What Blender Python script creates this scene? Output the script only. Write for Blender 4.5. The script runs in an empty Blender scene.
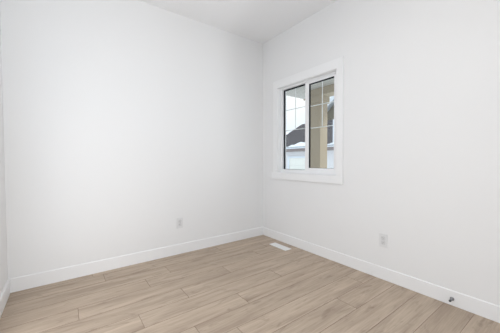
import bpy, bmesh, math, random
from mathutils import Vector, Matrix
random.seed(7)
C = bpy.context.scene.collection
S = bpy.context.scene

# ---------------------------------------------------------------- camera
f, yaw, pitch, roll = 252.17, 0.63576, -0.02648, -0.00237
fw = Vector((math.cos(pitch)*math.sin(yaw), math.cos(pitch)*math.cos(yaw), math.sin(pitch)))
r0 = Vector((math.cos(yaw), -math.sin(yaw), 0)); u0 = r0.cross(fw)
rt = r0*math.cos(roll)+u0*math.sin(roll); up = u0*math.cos(roll)-r0*math.sin(roll)
cam = bpy.data.cameras.new('camera'); co = bpy.data.objects.new('camera', cam); C.objects.link(co)
M = Matrix((rt, up, -fw)).transposed().to_4x4(); M.translation = Vector((-2.3132, -2.8168, 1.0872))
co.matrix_world = M
cam.sensor_fit = 'HORIZONTAL'; cam.sensor_width = 36; cam.lens = f/500*36; cam.clip_start = .02; cam.clip_end = 400
S.camera = co

# ---------------------------------------------------------------- view, world, lights
S.view_settings.view_transform = 'Standard'; S.view_settings.look = 'None'
S.view_settings.exposure = 0.06; S.view_settings.gamma = 1; S.view_settings.use_curve_mapping = False
SKY = 1.25
w = bpy.data.worlds.new('sky'); S.world = w; w.use_nodes = True
nt = w.node_tree; nt.nodes.clear()
wo = nt.nodes.new('ShaderNodeOutputWorld'); bg = nt.nodes.new('ShaderNodeBackground')
tc = nt.nodes.new('ShaderNodeTexCoord'); nz = nt.nodes.new('ShaderNodeTexNoise'); cr = nt.nodes.new('ShaderNodeValToRGB')
nz.inputs['Scale'].default_value = 1.6; nz.inputs['Detail'].default_value = 4
cr.color_ramp.elements[0].position = .40; cr.color_ramp.elements[0].color = (.74, .85, .98, 1)
cr.color_ramp.elements[1].position = .56; cr.color_ramp.elements[1].color = (1, 1, 1, 1)
nt.links.new(tc.outputs['Generated'], nz.inputs['Vector']); nt.links.new(nz.outputs['Fac'], cr.inputs['Fac'])
nt.links.new(cr.outputs['Color'], bg.inputs['Color']); bg.inputs['Strength'].default_value = SKY
nt.links.new(bg.outputs['Background'], wo.inputs['Surface'])

def light(name, kind, loc, aim, energy, color=(1, 1, 1), **k):
    l = bpy.data.lights.new(name, kind); l.energy = energy; l.color = color
    for a, b in k.items(): setattr(l, a, b)
    o = bpy.data.objects.new(name, l); C.objects.link(o); o.location = loc
    o.rotation_euler = Vector(aim).to_track_quat('-Z', 'Y').to_euler()
    return o
light('sun', 'SUN', (0, 0, 10), (-.50, .28, -.82), 4.0, (1, .98, .95), angle=math.radians(6))
# added area lights, all out of view, to brighten and shape the room light
light('added_rear_fill', 'AREA', (-1.9, -3.42, 1.05), (-.05, 1, .02), 10.5, (.93, .965, 1), shape='RECTANGLE', size=1.3, size_y=2.0)  # invented fill from behind the camera
light('added_side_fill', 'AREA', (-2.73, -1.3, 1.05), (1, .0, .0), 7.5, (1, .985, .985), shape='RECTANGLE', size=1.3, size_y=2.0)  # added fill that evens out the window wall
light('added_wall_edge_light', 'AREA', (-.6, -5.6, 1.1), (-.2, 1, .05), 20, (.93, .965, 1), shape='RECTANGLE', size=.55, size_y=1.4)  # added source for the soft brightness edge on the back wall
light('added_ceiling_edge_light', 'AREA', (-1.27, -5.6, .35), (0, .1, 1), 68, (.96, .98, 1), shape='RECTANGLE', size=.12, size_y=.5)  # added upward source for the brightness edge on the ceiling
# added overhead fill, below the invented ceiling lamp
light('added_overhead_fill', 'AREA', (-1.35, -2.15, 2.655), (0, 0, -1), 5.5, (.97, .985, 1), shape='DISK', size=.36)

# ---------------------------------------------------------------- materials
def mat(name, col, rough=.5, spec=.5, metal=0, bump=0, bscale=200, var=0, vscale=3):
    m = bpy.data.materials.new(name); m.use_nodes = True; t = m.node_tree; b = t.nodes['Principled BSDF']
    b.inputs['Base Color'].default_value = (*col, 1); b.inputs['Roughness'].default_value = rough
    b.inputs['Specular IOR Level'].default_value = spec; b.inputs['Metallic'].default_value = metal
    g = t.nodes.new('ShaderNodeNewGeometry')
    if bump:
        n = t.nodes.new('ShaderNodeTexNoise'); n.inputs['Scale'].default_value = bscale; n.inputs['Detail'].default_value = 3
        bp = t.nodes.new('ShaderNodeBump'); bp.inputs['Strength'].default_value = bump; bp.inputs['Distance'].default_value = .001
        t.links.new(g.outputs['Position'], n.inputs['Vector']); t.links.new(n.outputs['Fac'], bp.inputs['Height']); t.links.new(bp.outputs['Normal'], b.inputs['Normal'])
    if var:
        n = t.nodes.new('ShaderNodeTexNoise'); n.inputs['Scale'].default_value = vscale; n.inputs['Detail'].default_value = 5
        mx = t.nodes.new('ShaderNodeMix'); mx.data_type = 'RGBA'
        mx.inputs['A'].default_value = (*[c*(1-var) for c in col], 1); mx.inputs['B'].default_value = (*[min(1, c*(1+var)) for c in col], 1)
        t.links.new(g.outputs['Position'], n.inputs['Vector']); t.links.new(n.outputs['Fac'], mx.inputs['Factor']); t.links.new(mx.outputs['Result'], b.inputs['Base Color'])
    return m
def lin(r, g, b): return tuple(((v/255+.055)/1.055)**2.4 if v > 10 else v/255/12.92 for v in (r, g, b))
M_wall = mat('wall_paint', (.835, .833, .83), .75, .3, bump=.15, bscale=350)
M_ceil = mat('ceiling_paint', (.88, .88, .885), .9, .2, bump=.3, bscale=250)
M_trim = mat('trim_paint', (.875, .875, .875), .35, .5)
M_vinyl = mat('white_vinyl', (.90, .90, .905), .35, .5)
M_gasket = mat('black_gasket', (.012, .014, .018), .6, .3)
M_plate = mat('white_plastic', (.76, .76, .76), .3, .5)
M_recep = mat('outlet_face', (.74, .74, .74), .35, .5)
M_ringm = mat('outlet_gap_shade', (.36, .36, .36), .6, .3)  # grey that paints in the shade around each receptacle
M_slot = mat('socket_slot', (.03, .03, .03), .6, .3)
M_screw = mat('painted_screw', (.7, .7, .7), .3, .5, .3)
M_reg = mat('white_enamel', (.90, .90, .89), .35, .5)
M_dark = mat('vent_shade_black', (.05, .05, .05), .8, .2)  # black standing in for the shade inside the vent
M_steel = mat('satin_steel', (.32, .32, .33), .35, .5, .9)
M_rub = mat('grey_rubber', (.10, .10, .105), .7, .3)
M_brass = mat('brushed_metal', (.6, .6, .6), .3, .5, 1)
M_snow = mat('snow', (.80, .86, .92), .8, .2, var=.05, vscale=1)
M_conc = mat('porch_concrete', (.42, .42, .41), .85, .3, var=.15, vscale=4)
M_tan = mat('tan_panel', (.41, .345, .255), .8, .3, var=.05, vscale=6)
M_tantrim = mat('tan_trim', (.40, .34, .25), .7, .3)
M_ext = mat('tan_siding', (.44, .39, .29), .8, .3)
M_gwall = mat('pale_siding', (.74, .73, .74), .7, .3)
M_gdoor = mat('garage_door_white', (.86, .86, .80), .5, .4)
M_fascia = mat('taupe_fascia', (.24, .20, .19), .7, .3)
M_gutter = mat('white_gutter', (.75, .8, .86), .4, .4)
M_shingle = mat('charcoal_shingle', (.085, .08, .088), .95, .15, var=.35, vscale=9)
M_brown = mat('taupe_siding', (.20, .18, .13), .8, .3)
M_wing = mat('dark_window', (.05, .06, .08), .15, .6)
M_bark = mat('bark', (.16, .13, .11), .9, .2)

def glass_mat():
    m = bpy.data.materials.new('window_glass'); m.use_nodes = True; t = m.node_tree; t.nodes.clear()
    o = t.nodes.new('ShaderNodeOutputMaterial'); mx = t.nodes.new('ShaderNodeMixShader'); tr = t.nodes.new('ShaderNodeBsdfTransparent')
    gl = t.nodes.new('ShaderNodeBsdfGlossy'); lw = t.nodes.new('ShaderNodeLayerWeight'); lw.inputs['Blend'].default_value = .5; pw = t.nodes.new('ShaderNodeMath'); pw.operation = 'POWER'; pw.inputs[1].default_value = 5; t.links.new(lw.outputs['Facing'], pw.inputs[0]); fr = t.nodes.new('ShaderNodeMath'); fr.operation = 'MULTIPLY_ADD'; fr.inputs[1].default_value = .9; fr.inputs[2].default_value = .04; t.links.new(pw.outputs[0], fr.inputs[0])
    tr.inputs['Color'].default_value = (.93, .95, .95, 1); gl.inputs['Roughness'].default_value = .02; gl.inputs['Color'].default_value = (.9, .9, .9, 1)
    t.links.new(fr.outputs[0], mx.inputs['Fac']); t.links.new(tr.outputs[0], mx.inputs[1]); t.links.new(gl.outputs[0], mx.inputs[2]); t.links.new(mx.outputs[0], o.inputs['Surface'])
    return m
M_glass = glass_mat()

def wood_mat():
    m = bpy.data.materials.new('oak_plank'); m.use_nodes = True; t = m.node_tree; b = t.nodes['Principled BSDF']; L = t.links.new
    def N(k): return t.nodes.new(k)
    at = N('ShaderNodeAttribute'); at.attribute_name = 'plank'
    sp = N('ShaderNodeSeparateColor'); L(at.outputs['Color'], sp.inputs['Color'])
    g = N('ShaderNodeNewGeometry')
    off = N('ShaderNodeVectorMath'); off.operation = 'SCALE'; L(at.outputs['Color'], off.inputs[0]); off.inputs['Scale'].default_value = 37
    ad = N('ShaderNodeVectorMath'); ad.operation = 'ADD'; L(g.outputs['Position'], ad.inputs[0]); L(off.outputs[0], ad.inputs[1])
    def noise(scale, det, sx, sy, rough=.55, dist=0):
        mp = N('ShaderNodeMapping'); mp.inputs['Scale'].default_value = (sx, sy, 1); L(ad.outputs[0], mp.inputs['Vector'])
        n = N('ShaderNodeTexNoise'); n.inputs['Scale'].default_value = scale; n.inputs['Detail'].default_value = det
        n.inputs['Roughness'].default_value = rough; n.inputs['Distortion'].default_value = dist
        L(mp.outputs[0], n.inputs['Vector']); return n
    broad = noise(2.2, 3, .8, 7, .5, .6)        # wide cathedral bands
    fine = noise(14, 6, .3, 8, .65, .3)       # fine grain streaks
    knot = noise(5, 2, 1.2, 4, .5, 1.0)
    def ramp(src, p0, c0, p1, c1):
        r = N('ShaderNodeValToRGB'); r.color_ramp.elements[0].position = p0; r.color_ramp.elements[0].color = (*c0, 1)
        r.color_ramp.elements[1].position = p1; r.color_ramp.elements[1].color = (*c1, 1); L(src, r.inputs['Fac']); return r
    def mix(kind, fac, a, bb):
        x = N('ShaderNodeMix'); x.data_type = 'RGBA'; x.blend_type = kind
        x.inputs['Factor'].default_value = fac; L(a, x.inputs['A']); L(bb, x.inputs['B']); return x.outputs['Result']
    base = ramp(broad.outputs['Fac'], .3, WOOD_D, .7, WOOD_L).outputs['Color']
    base = mix('MULTIPLY', .55, base, ramp(fine.outputs['Fac'], .32, (.68, .66, .64), .62, (1.07, 1.06, 1.06)).outputs['Color'])
    base = mix('MULTIPLY', .55, base, ramp(knot.outputs['Fac'], .26, (.60, .57, .54), .42, (1, 1, 1)).outputs['Color'])
    tone = ramp(sp.outputs['Red'], 0, (.95, .945, .94), 1, (1.03, 1.025, 1.02)).outputs['Color']
    base = mix('MULTIPLY', 1, base, tone)
    L(base, b.inputs['Base Color']); b.inputs['Roughness'].default_value = .5; b.inputs['Specular IOR Level'].default_value = .35
    bp = N('ShaderNodeBump'); bp.inputs['Strength'].default_value = .15; bp.inputs['Distance'].default_value = .001
    L(fine.outputs['Fac'], bp.inputs['Height']); L(bp.outputs['Normal'], b.inputs['Normal'])
    return m
WOOD_D = lin(174, 156, 138); WOOD_L = lin(201, 184, 165)
M_wood = wood_mat()
M_groove = mat('plank_groove', lin(132, 112, 95), .8, .2)

def stripe_mat(name, col, axis, period, dark=.75, width=.06):
    m = mat(name, col, .7, .3); t = m.node_tree; b = t.nodes['Principled BSDF']
    g = t.nodes.new('ShaderNodeNewGeometry'); s = t.nodes.new('ShaderNodeSeparateXYZ'); t.links.new(g.outputs['Position'], s.inputs[0])
    d = t.nodes.new('ShaderNodeMath'); d.operation = 'DIVIDE'; t.links.new(s.outputs[axis], d.inputs[0]); d.inputs[1].default_value = period
    fr = t.nodes.new('ShaderNodeMath'); fr.operation = 'FRACT'; t.links.new(d.outputs[0], fr.inputs[0])
    lt = t.nodes.new('ShaderNodeMath'); lt.operation = 'LESS_THAN'; t.links.new(fr.outputs[0], lt.inputs[0]); lt.inputs[1].default_value = width
    mx = t.nodes.new('ShaderNodeMix'); mx.data_type = 'RGBA'; mx.inputs['A'].default_value = (*col, 1); mx.inputs['B'].default_value = (*[c*dark for c in col], 1)
    t.links.new(lt.outputs[0], mx.inputs['Factor']); t.links.new(mx.outputs['Result'], b.inputs['Base Color'])
    return m
M_soffit = stripe_mat('soffit_panel', (.47, .455, .42), 1, .10, .6, .1)

# ---------------------------------------------------------------- helpers
def box(bm, x0, x1, y0, y1, z0, z1, mi=0):
    vs = [bm.verts.new((x, y, z)) for x in (x0, x1) for y in (y0, y1) for z in (z0, z1)]
    fs = [(0, 1, 3, 2), (4, 6, 7, 5), (0, 4, 5, 1), (2, 3, 7, 6), (0, 2, 6, 4), (1, 5, 7, 3)]
    out = []
    for q in fs:
        fc = bm.faces.new([vs[i] for i in q]); fc.material_index = mi; out.append(fc)
    return out
def prism(bm, pts, axis, a0, a1, mi=0):
    """extrude a 2-D outline along an axis (0,1,2)"""
    def P(p, a):
        l = list(p); l.insert(axis, a); return l
    A = [bm.verts.new(P(p, a0)) for p in pts]; B = [bm.verts.new(P(p, a1)) for p in pts]; n = len(pts)
    F = [bm.faces.new(A), bm.faces.new(B[::-1])]
    for i in range(n): F.append(bm.faces.new([A[i], B[i], B[(i+1) % n], A[(i+1) % n]]))
    for q in F: q.material_index = mi
def tube(bm, pts, r, seg=10, mi=0):
    rings = []
    for i, p in enumerate(pts):
        p = Vector(p); a = Vector(pts[max(i-1, 0)]); b = Vector(pts[min(i+1, len(pts)-1)]); d = (b-a).normalized()
        q = d.to_track_quat('Z', 'Y'); rr = r[i] if isinstance(r, (list, tuple)) else r
        rings.append([bm.verts.new(p+q @ Vector((rr*math.cos(t*2*math.pi/seg), rr*math.sin(t*2*math.pi/seg), 0))) for t in range(seg)])
    for a, b in zip(rings, rings[1:]):
        for t in range(seg): bm.faces.new([a[t], a[(t+1) % seg], b[(t+1) % seg], b[t]]).material_index = mi
    bm.faces.new(rings[0][::-1]).material_index = mi; bm.faces.new(rings[-1]).material_index = mi
def lathe(bm, prof, o, ax, seg=20, mi=0):
    """prof: (distance along ax, radius)"""
    o = Vector(o); ax = Vector(ax); tube(bm, [o+ax*(a+1e-5*i) for i, (a, r) in enumerate(prof)], [r for a, r in prof], seg, mi)
def obj(name, bm, mats, parent=None, bevel=0, smooth=False, seg=2):
    bmesh.ops.recalc_face_normals(bm, faces=bm.faces)
    me = bpy.data.meshes.new(name); bm.to_mesh(me); bm.free()
    for m in (mats if isinstance(mats, (list, tuple)) else [mats]): me.materials.append(m)
    o = bpy.data.objects.new(name, me); C.objects.link(o)
    if parent: o.parent = parent; o.matrix_parent_inverse = parent.matrix_basis.inverted()
    if bevel:
        b = o.modifiers.new('bevel', 'BEVEL'); b.width = bevel; b.segments = seg; b.limit_method = 'ANGLE'; b.angle_limit = math.radians(40)
    if smooth:
        for p in me.polygons: p.use_smooth = True
    return o
def tag(o, label, cat, group=None, kind=None):
    o['label'] = label; o['category'] = cat
    if group: o['group'] = group
    if kind: o['kind'] = kind
    return o
def thing(name, label, cat, loc, group=None):
    o = bpy.data.objects.new(name, None); C.objects.link(o); o.location = loc; o.empty_display_size = .1
    return tag(o, label, cat, group)
def struct(o, label=None, cat=None):
    o['kind'] = 'structure'
    if label: o['label'] = label
    if cat: o['category'] = cat
    return o
def BM(): return bmesh.new()

# ---------------------------------------------------------------- room
W, D, H, T = 2.698, 3.42, 2.74, .15
YO0, YO1, ZO0, ZO1 = -1.218, -.318, .914, 2.036         # window opening
def b1(*a):
    bm = BM(); box(bm, *a); return bm
# floor: real planks with chamfered joints
bm = BM(); lay = bm.loops.layers.float_color.new('plank')
P, Y0, G, DZ = .1755, -.067, .0011, .0016
joints = {1: -2.03, 2: -1.50, 3: -1.735, 4: -1.034, 5: -1.535, 6: -.695, 7: -1.20, 8: -1.645, 9: -.214, 10: -.61, 0: -.9}
for k in range(0, 20):
    ya = Y0-P*(k-1) if k else 0.0; yb = Y0-P*k
    ya, yb = min(ya, 0), max(yb, -D)
    if yb >= ya-.001: continue
    j = joints.get(k, -random.uniform(.95, 1.15)); xs = [j+1.215*i for i in range(-4, 5)]
    xs = sorted({x for x in xs if -W < x < 0 and not (k in (5, 8) and x > -.6)} | {-W, 0})
    for x0, x1 in zip(xs, xs[1:]):
        c = (random.random(), random.random(), random.random(), 1)
        o_ = [(x0, ya), (x1, ya), (x1, yb), (x0, yb)]; i_ = [(x0+G, ya-G), (x1-G, ya-G), (x1-G, yb+G), (x0+G, yb+G)]
        vi = [bm.verts.new((*p, 0)) for p in i_]; vo = [bm.verts.new((*p, -DZ)) for p in o_]
        F = [bm.faces.new(vi)]
        for n in range(4):
            q = bm.faces.new([vo[n], vo[(n+1) % 4], vi[(n+1) % 4], vi[n]]); q.material_index = 1; F.append(q)
        for q in F:
            for l in q.loops: l[lay] = c
for q in box(bm, -W-T, T, -D-T, T, -.2, -.002, 1): pass
struct(obj('floor', bm, [M_wood, M_groove]), 'pale oak plank floor of the empty room', 'floor')
struct(obj('ceiling', b1(-W-T, T, -D-T, T, H, H+.2), M_ceil), 'plain white ceiling', 'ceiling')
struct(obj('wall_back', b1(-W-T, T, 0, T, 0, H), M_wall), 'white wall left of the room corner with one outlet', 'wall')
bm = BM(); box(bm, -W-T, -W, -.62, 0, 0, H); box(bm, -W-T, -W, -D, -1.98, 0, H); box(bm, -W-T, -W, -1.98, -.62, 2.08, H)  # gap made in the wall for the added side fill
struct(obj('wall_left', bm, M_wall), 'white wall at the far left edge', 'wall')
bm = BM()   # wall with the window opening
ys = [-D-T, YO0, YO1, 0]; zs = [0, ZO0, ZO1, H]
for x, fl in ((0, 0), (T, 1)):
    g = {}
    for i, y in enumerate(ys):
        for j_, z in enumerate(zs): g[i, j_] = bm.verts.new((x, y, z))
    for i in range(3):
        for j_ in range(3):
            if (i, j_) != (1, 1): bm.faces.new([g[i, j_], g[i+1, j_], g[i+1, j_+1], g[i, j_+1]]).material_index = fl
    if fl == 0: g0 = g
for a, b in (((1, 1), (2, 1)), ((2, 1), (2, 2)), ((2, 2), (1, 2)), ((1, 2), (1, 1)), ((0, 0), (3, 0)), ((3, 0), (3, 3)), ((3, 3), (0, 3)), ((0, 3), (0, 0))):
    bm.faces.new([g0[a], g0[b], g[b], g[a]])
struct(obj('wall_right', bm, [M_wall, M_ext]), 'white wall with the window', 'wall')
bm = BM()   # wall behind the camera with an opening added for the rear lights
box(bm, -W, -2.5, -D-T, -D, 0, H); box(bm, -1.0, 0, -D-T, -D, 0, H); box(bm, -2.5, -1.0, -D-T, -D, 2.08, H)
struct(obj('wall_front', bm, M_wall), 'wall behind the camera', 'wall')

def baseboard(name, prof_axis, a0, a1, sgn, label, t=.013, h=.118):
    pts = [(0, 0), (t, 0), (t, h-.006), (t-.005, h), (0, h)]
    bm = BM(); prism(bm, [(p[0]*sgn, p[1]) for p in pts], prof_axis, a0, a1)
    return bm
struct(obj('baseboard_back', baseboard('b', 0, -W, 0, -1, '', .007), M_trim), 'white baseboard along the wall left of the corner', 'baseboard')
struct(obj('baseboard_right', baseboard('b', 1, -D, -.007, -1, '', .006, .112), M_trim), 'white baseboard under the window wall', 'baseboard')
o = obj('baseboard_left', baseboard('b', 1, -D, -.013, 1, ''), M_trim); o.location.x = -W; struct(o, 'white baseboard at the far left edge', 'baseboard')

# ---------------------------------------------------------------- window
win = bpy.data.objects.new('window_1', None); C.objects.link(win); win.location = (0, -.768, ZO0)
struct(win, 'white horizontal sliding window with grilles', 'window')
bpy.context.view_layer.update()
ct = .016
bm = BM()
box(bm, -ct, 0, YO1, YO1+.083, ZO0, ZO1); obj('casing', bm, M_trim, win, .002)
bm = BM(); box(bm, -ct, 0, YO0-.083, YO0, ZO0, ZO1); obj('casing', bm, M_trim, win, .002)
bm = BM(); box(bm, -ct, 0, YO0-.083, YO1+.083, ZO1, ZO1+.100); obj('casing', bm, M_trim, win, .002)
bm = BM(); box(bm, -ct-.003, 0, YO0-.085, YO1+.110, ZO0-.082, ZO0); obj('casing', bm, M_trim, win, .002)
# jamb liner
bm = BM(); e = .004
box(bm, -.004, .05, YO0, YO0+e, ZO0, ZO1); box(bm, -.004, .05, YO1-e, YO1, ZO0, ZO1)
box(bm, -.004, .05, YO0, YO1, ZO1-e, ZO1); box(bm, -.004, .05, YO0, YO1, ZO0, ZO0+e)
obj('jamb', bm, M_trim, win)
# outer vinyl frame
def ring(bm, x0, x1, ya, yb, za, zb, l, r, b, t):
    """rectangular frame; l = member toward +y (left in view), r = toward -y"""
    box(bm, x0, x1, yb-l, yb, za, zb); box(bm, x0, x1, ya, ya+r, za, zb)
    box(bm, x0, x1, ya+r, yb-l, zb-t, zb); box(bm, x0, x1, ya+r, yb-l, za, za+b)
bm = BM(); ring(bm, .05, .105, YO0, YO1, ZO0, ZO1, .024, .03, .046, .020)
obj('window_frame', bm, M_vinyl, win, .0015)
# fixed pane, further out
def gasket(x, ya, yb, za, zb, l, r, b, t, parent):
    bm = BM(); ring(bm, x-.004, x+.004, ya, yb, za, zb, l, r, b, t); return obj('gasket', bm, M_gasket, parent)
def grille(x, ya, yb, zs, yv, ztop, parent, wd=.008):
    bm = BM()
    for z in zs: box(bm, x-.003, x+.003, ya, yb, z-wd/2, z+wd/2)
    box(bm, x-.0028, x+.0028, yv-wd/2, yv+wd/2, zs[-1], ztop)
    return obj('grille', bm, M_vinyl, parent)
FX = .09
pn = obj('glass', b1(FX-.002, FX+.002, -.79, YO1-.026, .958, 2.014), M_glass, win)
gasket(FX-.006, -.79, YO1-.025, .958, 2.016, .022, .004, .006, .018, win)
grille(FX+.008, -.79, YO1-.03, [1.745, 1.476], -.541, 2.01, win)
# sliding sash
sx0, sx1 = .047, .078
sash = BM(); SA, SB, SZ0, SZ1 = -1.188, -.745, .96, 2.012
ring(sash, sx0, sx1, SA, SB, SZ0, SZ1, .056, .038, .028, .024)
sash = obj('sash', sash, M_vinyl, win, .0015)
GX = .060
obj('glass', b1(GX-.002, GX+.002, SA+.036, SB-.054, SZ0+.026, SZ1-.022), M_glass, sash)
gasket(GX-.004, SA+.036, SB-.054, SZ0+.026, SZ1-.022, .02, .004, .005, .016, sash)
grille(GX+.008, SA+.036, SB-.054, [1.722, 1.462], -.982, 1.985, sash)
bm = BM(); box(bm, sx0-.006, sx0+.001, SB-.034, SB-.014, 1.42, 1.52); obj('latch', bm, M_vinyl, sash, .002)

# ---------------------------------------------------------------- outlets
def outlet(label, loc, rz, grp=None):
    t = thing('electrical_outlet', label, 'outlet', (0, 0, 0))
    bm = BM(); box(bm, -.037, .037, -.0065, 0, -.0600, .0600); cp = obj('cover_plate', bm, M_plate, t, .002)
    for s in (-1, 1):
        z = s*.0195
        bm = BM(); pts = []
        for k in range(20):
            a = k*2*math.pi/20; pts.append((max(-.0145, min(.0145, .0172*math.cos(a))), z+max(-.0135, min(.0135, .0172*math.sin(a)))))
        prism(bm, pts, 1, -.0088, -.004); rc = obj('receptacle', bm, M_recep, t)
        bm = BM(); prism(bm, [(x*1.13, z+(q-z)*1.13) for x, q in pts], 1, -.0068, -.0045); obj('gap_shade', bm, M_ringm, rc)  # dark ring paints the shaded gap around the receptacle
        for x, hh in ((-.0065, .0045), (.0065, .0035)):
            obj('slot', b1(x-.0016, x+.0016, -.0092, -.0080, z+.003-hh, z+.003+hh), M_slot, rc)
        bm = BM(); lathe(bm, [(0, .0026), (.0008, .0026)], (0, -.0084, z-.0085), (0, -1, 0), 10); obj('slot', bm, M_slot, rc)
    bm = BM(); lathe(bm, [(0, .003), (.0012, .0025)], (0, -.0065, 0), (0, -1, 0), 12); obj('screw', bm, M_screw, t)
    t.location = loc; t.rotation_euler = (0, 0, rz)
    return t
outlet('white duplex outlet on the wall left of the room corner', (-1.246, 0, .360), 0)
outlet('white duplex outlet on the window wall, below and right of the window', (0, -1.712, .356), math.radians(-90))

# ---------------------------------------------------------------- floor register
t = thing('floor_register', 'white metal floor vent near the room corner', 'vent', (-.157, -.527, 0))
bpy.context.view_layer.update()
x0, x1, y0, y1 = -.209, -.106, -.672, -.376
bm = BM(); ring(bm, x0, x1, 0, 0, 0, 0, 0, 0, 0, 0) if False else None
for a in ((x0, x0+.022, y0, y1), (x1-.022, x1, y0, y1), (x0+.022, x1-.022, y0, y0+.022), (x0+.022, x1-.022, y1-.022, y1)):
    box(bm, *a, 0, .006)
obj('vent_frame', bm, M_reg, t, .002)
bm = BM(); n = 24
for k in range(n):
    y = y0+.026+(y1-y0-.052)*k/(n-1); prism(bm, [(y-.0058, .005), (y+.0042, .005), (y+.0058, .001), (y-.0042, .001)], 0, x0+.02, x1-.02)
box(bm, -.161, -.154, y0+.02, y1-.02, .0035, .0055)
obj('louver', bm, M_reg, t)
obj('vent_shade', b1(x0+.02, x1-.02, y0+.02, y1-.02, .0002, .0008), M_dark, t)  # thin black sheet, painted shade beneath the louvers

# ---------------------------------------------------------------- door stop
t = thing('door_stop', 'small grey spring door stop on the baseboard under the window wall', 'door stop', (-.006, -2.220, .050))
bpy.context.view_layer.update()
bm = BM(); lathe(bm, [(0, .0135), (.004, .0135), (.009, .009), (.014, .007)], (-.006, -2.220, .050), (-1, 0, 0)); obj('base', bm, M_steel, t, smooth=False)
bm = BM(); pts = []
for k in range(8*10+1):
    a = k*2*math.pi/10; pts.append((-.019-.032*k/80, -2.220+.0058*math.cos(a), .050+.0058*math.sin(a)))
tube(bm, pts, .0016, 6); obj('spring', bm, M_steel, t, smooth=True)
bm = BM(); lathe(bm, [(0, .006), (.001, .0075), (.008, .0075), (.010, .005)], (-.049, -2.220, .050), (-1, 0, 0)); obj('tip', bm, M_rub, t)

# ---------------------------------------------------------------- added ceiling lamp, out of view, invented to go with the overhead fill
t = thing('added_ceiling_light', 'added round flush ceiling light, out of view', 'lamp', (-1.35, -2.15, H))
bpy.context.view_layer.update()
bm = BM(); lathe(bm, [(0, .19), (.03, .19), (.035, .185)], (-1.35, -2.15, H), (0, 0, -1), 32); obj('base', bm, M_reg, t)
bm = BM(); lathe(bm, [(0, .182), (.02, .182), (.035, .16), (.045, .10)], (-1.35, -2.15, H-.033), (0, 0, -1), 32)
dm = mat('diffuser', (.9, .9, .9), .4); dm.node_tree.nodes['Principled BSDF'].inputs['Emission Color'].default_value = (1, .98, .95, 1); dm.node_tree.nodes['Principled BSDF'].inputs['Emission Strength'].default_value = 2
dfs = obj('diffuser', bm, dm, t)

# ---------------------------------------------------------------- outside: porch
struct(tag(obj('porch_slab', b1(T, 3.7, -6, 2.6, -.35, -.15), M_conc), 'concrete porch floor outside the window', 'porch'))
struct(tag(obj('porch_soffit', b1(T, 3.62, -6, 2.42, 2.93, 3.05), M_soffit), 'grooved grey porch ceiling outside the window', 'soffit'))
struct(tag(obj('porch_fascia', b1(3.62, 3.66, -6, 2.46, 2.90, 3.12), M_tantrim), 'tan board along the porch roof edge', 'fascia'))
struct(tag(obj('porch_beam', b1(3.0, 3.34, -6, 1.70, 2.74, 2.93), M_tantrim), 'tan beam carried by the porch column', 'beam'))
col = thing('porch_column', 'tan square porch column outside the window', 'column', (3.17, 1.52, -.15))
bpy.context.view_layer.update()
cx0, cx1, cy0, cy1 = 3.0, 3.30, 1.345, 1.70
obj('shaft', b1(cx0, cx1, cy0, cy1, -.15, 2.56), M_tan, col, .004)
obj('capital', b1(cx0-.04, cx1+.04, cy0-.04, cy1+.04, 2.56, 2.74), M_tantrim, col, .01)
obj('base', b1(cx0-.03, cx1+.03, cy0-.03, cy1+.03, -.15, .1), M_tantrim, col, .01)
struct(tag(obj('snowy_ground', b1(3.7, 70, -40, 80, -1.3, -1.0), M_snow), 'snow covered ground beyond the porch', 'ground'))

# ---------------------------------------------------------------- outside: house across
hs = thing('neighbour_house', 'pale house across the way with dark snowy roof and white garage door', 'house', (14, 9.5, -1))
bpy.context.view_layer.update()
XF, ZE, RZ = 11.7, 1.95, 4.0
obj('wall', b1(XF, XF+4.4, 3, 13.2, -1, ZE-.15), M_gwall, hs)
def garage_door(ya, yb, zt):
    bm = BM(); n = 4; hh = (zt+1)/n
    for k in range(n):
        for s in range(3):
            box(bm, XF-.06, XF, ya+.02, yb-.02, -1+hh*k+.015+s*hh/3, -1+hh*k+hh/3-.02+s*hh/3)
        box(bm, XF-.03, XF, ya, yb, -1+hh*k+.008, -1+hh*(k+1)-.008)
    d = obj('garage_door', bm, M_gdoor, hs)
    bm = BM(); box(bm, XF-.07, XF, yb, yb+.12, -1, zt+.12); box(bm, XF-.07, XF, ya-.12, ya, -1, zt+.12); box(bm, XF-.07, XF, ya, yb, zt, zt+.12)
    obj('door_trim', bm, M_gutter, d)
garage_door(7.85, 11.02, 1.22)
garage_door(3.6, 6.8, 1.22)
# steep hip roof
ey0, ey1, ex0, ex1 = 2.6, 13.6, XF-.4, XF+4.0
dx = (ex1-ex0)/2
bm = BM()
e4 = [bm.verts.new(p) for p in ((ex0, ey0, ZE), (ex1, ey0, ZE), (ex1, ey1, ZE), (ex0, ey1, ZE))]
r1 = bm.verts.new((ex0+dx, ey0+dx, RZ)); r2 = bm.verts.new((ex0+dx, ey1-dx, RZ))
bm.faces.new([e4[0], e4[3], r2, r1]); bm.faces.new([e4[1], r1, r2, e4[2]]); bm.faces.new([e4[0], r1, e4[1]]); bm.faces.new([e4[3], e4[2], r2]); bm.faces.new(e4)
rf = obj('roof', bm, M_shingle, hs)
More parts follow.
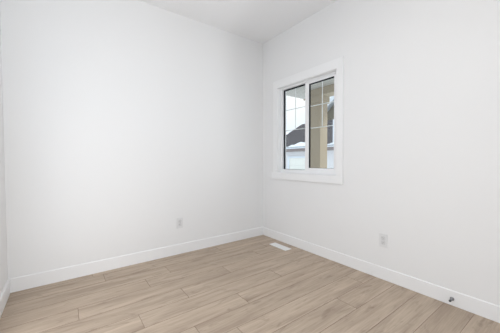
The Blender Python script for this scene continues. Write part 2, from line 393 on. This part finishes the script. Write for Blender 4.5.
# snow lying on the lower part of the slope
slope = (RZ-ZE)/dx; random.seed(3)
bm = BM(); lo, hi = [], []
for k in range(41):
    y = ey1-.5-.25*k; s = max(.07, .2+.2*math.sin((k-10.5)*.45)+.05*math.sin(k*2.1)+random.uniform(-.03, .03))
    lo.append((y, .06)); hi.append((y, s))
def RP(y, s, off): return (ex0+s-off*slope*.7, y, ZE+s*slope+off)
A = [bm.verts.new(RP(y, s, .05)) for y, s in lo]; B = [bm.verts.new(RP(y, s, .05)) for y, s in hi]
A2 = [bm.verts.new(RP(y, s, -.01)) for y, s in lo]; B2 = [bm.verts.new(RP(y, s, -.01)) for y, s in hi]
for i in range(40):
    bm.faces.new([A[i], A[i+1], B[i+1], B[i]]); bm.faces.new([A2[i], A2[i+1], A[i+1], A[i]]); bm.faces.new([B[i], B[i+1], B2[i+1], B2[i]])
obj('roof_snow', bm, M_snow, hs)
bm = BM(); box(bm, ex0-.02, ex0+.02, ey0, ey1, ZE-.26, ZE-.03); box(bm, ex0, XF, ey0, ey1, ZE-.26, ZE-.24); obj('fascia', bm, M_fascia, hs)
bm = BM(); box(bm, ex0-.10, ex0-.02, ey0, ey1, ZE-.05, ZE+.02); obj('gutter', bm, M_gutter, hs)
# upper storey behind the roof
UX = 16.1
obj('upper_wall', b1(UX, UX+6, 3.4, 11.7, -1, 4.5), M_brown, hs)
bm = BM(); prism(bm, [(3.4, 4.5), (11.7, 4.5), (7.55, 7.9)], 0, UX, UX+6); obj('gable', bm, M_brown, hs)
def rake(y0_, z0_, y1_, z1_, th, xa, xb, m, nm, lift=0):
    bm = BM(); prism(bm, [(y0_, z0_+lift), (y1_, z1_+lift), (y1_, z1_+th+lift), (y0_, z0_+th+lift)], 0, xa, xb); return obj(nm, bm, m, hs)
rake(12.2, 4.12, 7.55, 7.92, .32, UX-.5, UX+6.3, M_gutter, 'upper_roof'); rake(2.9, 4.12, 7.55, 7.92, .32, UX-.5, UX+6.3, M_gutter, 'upper_roof')
rake(12.1, 4.35, 7.55, 8.05, .22, UX-.45, UX+6.2, M_snow, 'roof_snow', .15)
bm = BM(); tube(bm, [(11.5, 6.95, 2.1), (11.5, 6.95, 3.64)], .055, 10); obj('vent_pipe', bm, M_gutter, hs)

# distant house and tree seen over the roof's lower end
dh = thing('distant_house', 'pale far house just visible over the dark roof at the left pane', 'house', (30, 33, -1))
bpy.context.view_layer.update()
obj('wall', b1(28, 38, 27, 37.4, -1, 5.0), mat('pale_stucco', (.62, .60, .52), .8, .2), dh)
bm = BM(); prism(bm, [(26.6, 5.0), (37.8, 5.0), (32.2, 6.3)], 0, 27.5, 38.5); obj('roof', bm, M_snow, dh)
bm = BM(); box(bm, 27.9, 28, 34.0, 35.2, 3.0, 4.3); obj('window', bm, M_wing, dh)
